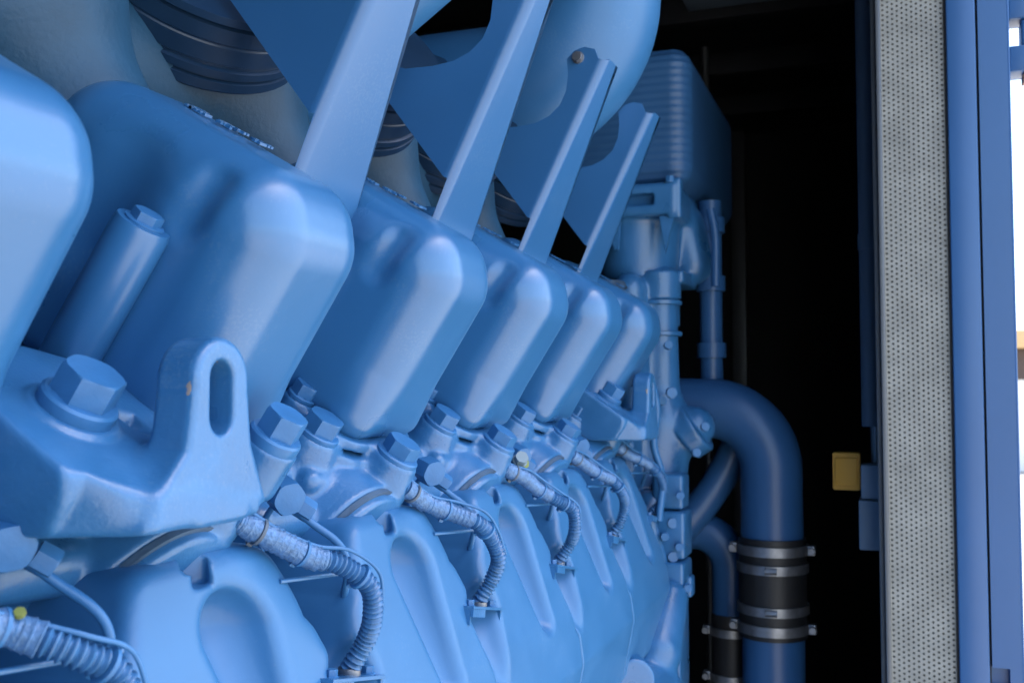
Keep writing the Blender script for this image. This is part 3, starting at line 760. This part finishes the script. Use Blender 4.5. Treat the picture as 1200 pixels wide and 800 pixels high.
# ================================================================== AIR FILTER HOUSING AND PIPES AT THE FAR END
fh = thing('filter_housing', (-.42, 1.9, .25), 'tall ribbed blue filter housing on a slotted base behind the last bracket', 'filter housing')
def f_fil(X, Y, Z):
    d = box(X, Y, Z, (-.435, 2.02, .485), (.115, .27, .125), .038)
    d = d + .0010*np.sin(Z*2*PI/.0135)*np.clip((1.80-Y)/.04, 0, 1)
    return d
fo = link('ribbed_body', sdf_mesh('ribbed_body', f_fil, (-.57, 1.72, .34), (-.30, 2.32, .63), .0036), M['mid'], fh)
bm = bmesh.new(); add_lathe(bm, (-.42, 1.90, .6085), (0, 0, 1), [(.045, 0), (.045, .008), (.02, .010)], 40); from_bm('lid_cap', bm, M['deep'], fh)
def f_base(X, Y, Z):
    d = box(X, Y, Z, (-.44, 1.86, .335), (.100, .13, .028), .008)
    d = smax(d, -box(X, Y, Z, (-.415, 1.72, .335), (.035, .03, .010), .004), .003)
    d = smin(d, cap(X, Y, Z, (-.43, 1.83, .30), (-.43, 1.83, .235), .075, .072), .01)
    d = smax(d, -(Z-.20), .008)
    d = smin(d, box(X, Y, Z, (-.345, 1.745, .335), (.012, .012, .035), .004), .004)
    d = smin(d, cap(X, Y, Z, (-.365, 1.90, .31), (-.345, 1.90, .24), .045, .04), .012)
    d = smin(d, box(X, Y, Z, (-.39, 1.86, .205), (.05, .07, .012), .006), .01)
    return d
link('slotted_base', sdf_mesh('slotted_base', f_base, (-.57, 1.70, .15), (-.27, 2.02, .39), .004), M['cast'], fh)
tube('outlet_stub', [(-.385, 1.83, .20), (-.385, 1.83, .12)], .030, M['cast'], fh, smooth=False, step=.02, n=32)
bm = bmesh.new(); add_lathe(bm, (-.47, 1.70, .16), (0, 0, 1), [(.045, 0), (.05, .004), (.045, .008), (.05, .012), (.045, .016), (.05, .020), (.045, .03)], 40); from_bm('corrugated_neck', bm, M['seal'], fh)

for x, y in ((-.352, 1.735), (-.46, 1.735), (-.352, 1.82)): hex_bolt('base_bolt', (x, y-.0, .3625), (0, 0, 1), .013, .008, fh)
plate('gusset', [(-.470, .305), (-.440, .305), (-.445, .25), (-.452, .25)], 1.738, 1.748, 'cast', fh)
plate('gusset', [(-.372, .305), (-.345, .305), (-.352, .28), (-.362, .24)], 1.738, 1.748, 'cast', fh)
tube('drain_pipe', [(-.30, 1.84, .33), (-.292, 1.84, .28), (-.292, 1.84, .19)], .008, M['deep'], fh)
rp = thing('riser_pipe', (-.31, 1.92, 0), 'thin dark blue riser pipe with collars behind the filter base', 'pipe')
tube('pipe', [(-.315, 1.93, .02), (-.315, 1.93, .36)], .021, M['deep'], rp, smooth=False, step=.1, n=32)
for z in (.19, .065, .30): tube('collar', [(-.315, 1.93, z), (-.315, 1.93, z+.028)], .027, M['deep'], rp, smooth=False, step=.05, n=32)

bp = thing('coolant_pipe', (-.205, 1.9, -.6), 'thick blue coolant pipe bending down into a black rubber sleeve with steel clamps', 'coolant pipe')
Rb = .0545; cx = -.205
pts = [(-.37, 1.9, -.028), (-.325, 1.9, -.028)]
for k in range(1, 13):
    a_ = PI/2*k/12; pts.append((cx-.11+.11*math.sin(a_)-.0, 1.9, -.028-.11*(1-math.cos(a_))))
pts += [(cx, 1.9, -.262)]
bm = bmesh.new(); pp, _ = resample([Vector(p) for p in pts], .008); add_sweep(bm, pp, lambda i, a: Rb, 56); from_bm('bent_pipe', bm, M['deep'], bp, 70)
tube('lower_pipe', [(cx, 1.9, -.425), (cx, 1.9, -1.3)], Rb, M['deep'], bp, smooth=False, step=.1, n=56)
tube('rubber_sleeve', [(cx, 1.9, -.258), (cx, 1.9, -.432)], Rb+.005, M['rubber'], bp, smooth=False, step=.1, n=56)
def clamp(z, wide, R, c, parent, ears=True):
    bm = bmesh.new(); add_lathe(bm, (c[0], c[1], z), (0, 0, 1), [(R, 0), (R+.0035, .0006), (R+.0035, wide-.0006), (R, wide)], 56)
    o = from_bm('clamp', bm, M['steel'], parent)
    if ears:
        for sx in (-1, 1):
            bbox('clamp_ear', (c[0]+sx*(R+.001)-(0 if sx > 0 else .014), c[1]-.012, z), (c[0]+sx*(R+.001)+(.014 if sx > 0 else 0), c[1]+.004, z+wide), 'steel', o, .002)
            hex_bolt('clamp_bolt', (c[0]+sx*(R+.009), c[1]-.012, z+wide/2), (0, -1, 0), .011, .008, o, m='steel')
    else:
        hex_bolt('clamp_screw', (c[0]-.006, c[1]-R-.004, z+wide/2), (1, 0, 0), .010, .018, o, m='steel')
    return o
clamp(-.287, .018, Rb+.0052, (cx, 1.9), bp); clamp(-.318, .017, Rb+.0052, (cx, 1.9), bp, False)
clamp(-.390, .017, Rb+.0052, (cx, 1.9), bp, False); clamp(-.424, .018, Rb+.0052, (cx, 1.9), bp)

sp = thing('coolant_pipe', (-.30, 1.95, -.6), 'smaller dark blue pipe elbow with a clamped black hose left of the thick coolant pipe', 'coolant pipe')
c2 = (-.29, 1.98)
pts = [(-.42, c2[1], -.262), (-.37, c2[1], -.262)]
for k in range(1, 11):
    a_ = PI/2*k/10; pts.append((c2[0]-.07+.07*math.sin(a_), c2[1], -.262-.07*(1-math.cos(a_))))
pts.append((c2[0], c2[1], -.42)); bm = bmesh.new(); pp, _ = resample([Vector(p) for p in pts], .008); add_sweep(bm, pp, lambda i, a: .036, 40); from_bm('bent_pipe', bm, M['deep'], sp, 70)
tube('rubber_hose', [(c2[0], c2[1], -.415), (c2[0], c2[1], -.62)], .038, M['rubber'], sp, smooth=False, step=.1, n=40)
clamp(-.455, .016, .038, c2, sp); clamp(-.54, .016, .038, c2, sp)
dp = thing('oil_pipe', (-.35, 1.9, -.3), 'slanted blue pipe running down left behind the thick coolant pipe bend', 'pipe')
tube('pipe', [(-.27, 1.98, -.08), (-.30, 1.97, -.15), (-.345, 1.95, -.22), (-.40, 1.93, -.28)], .030, M['deep'], dp, n=32)
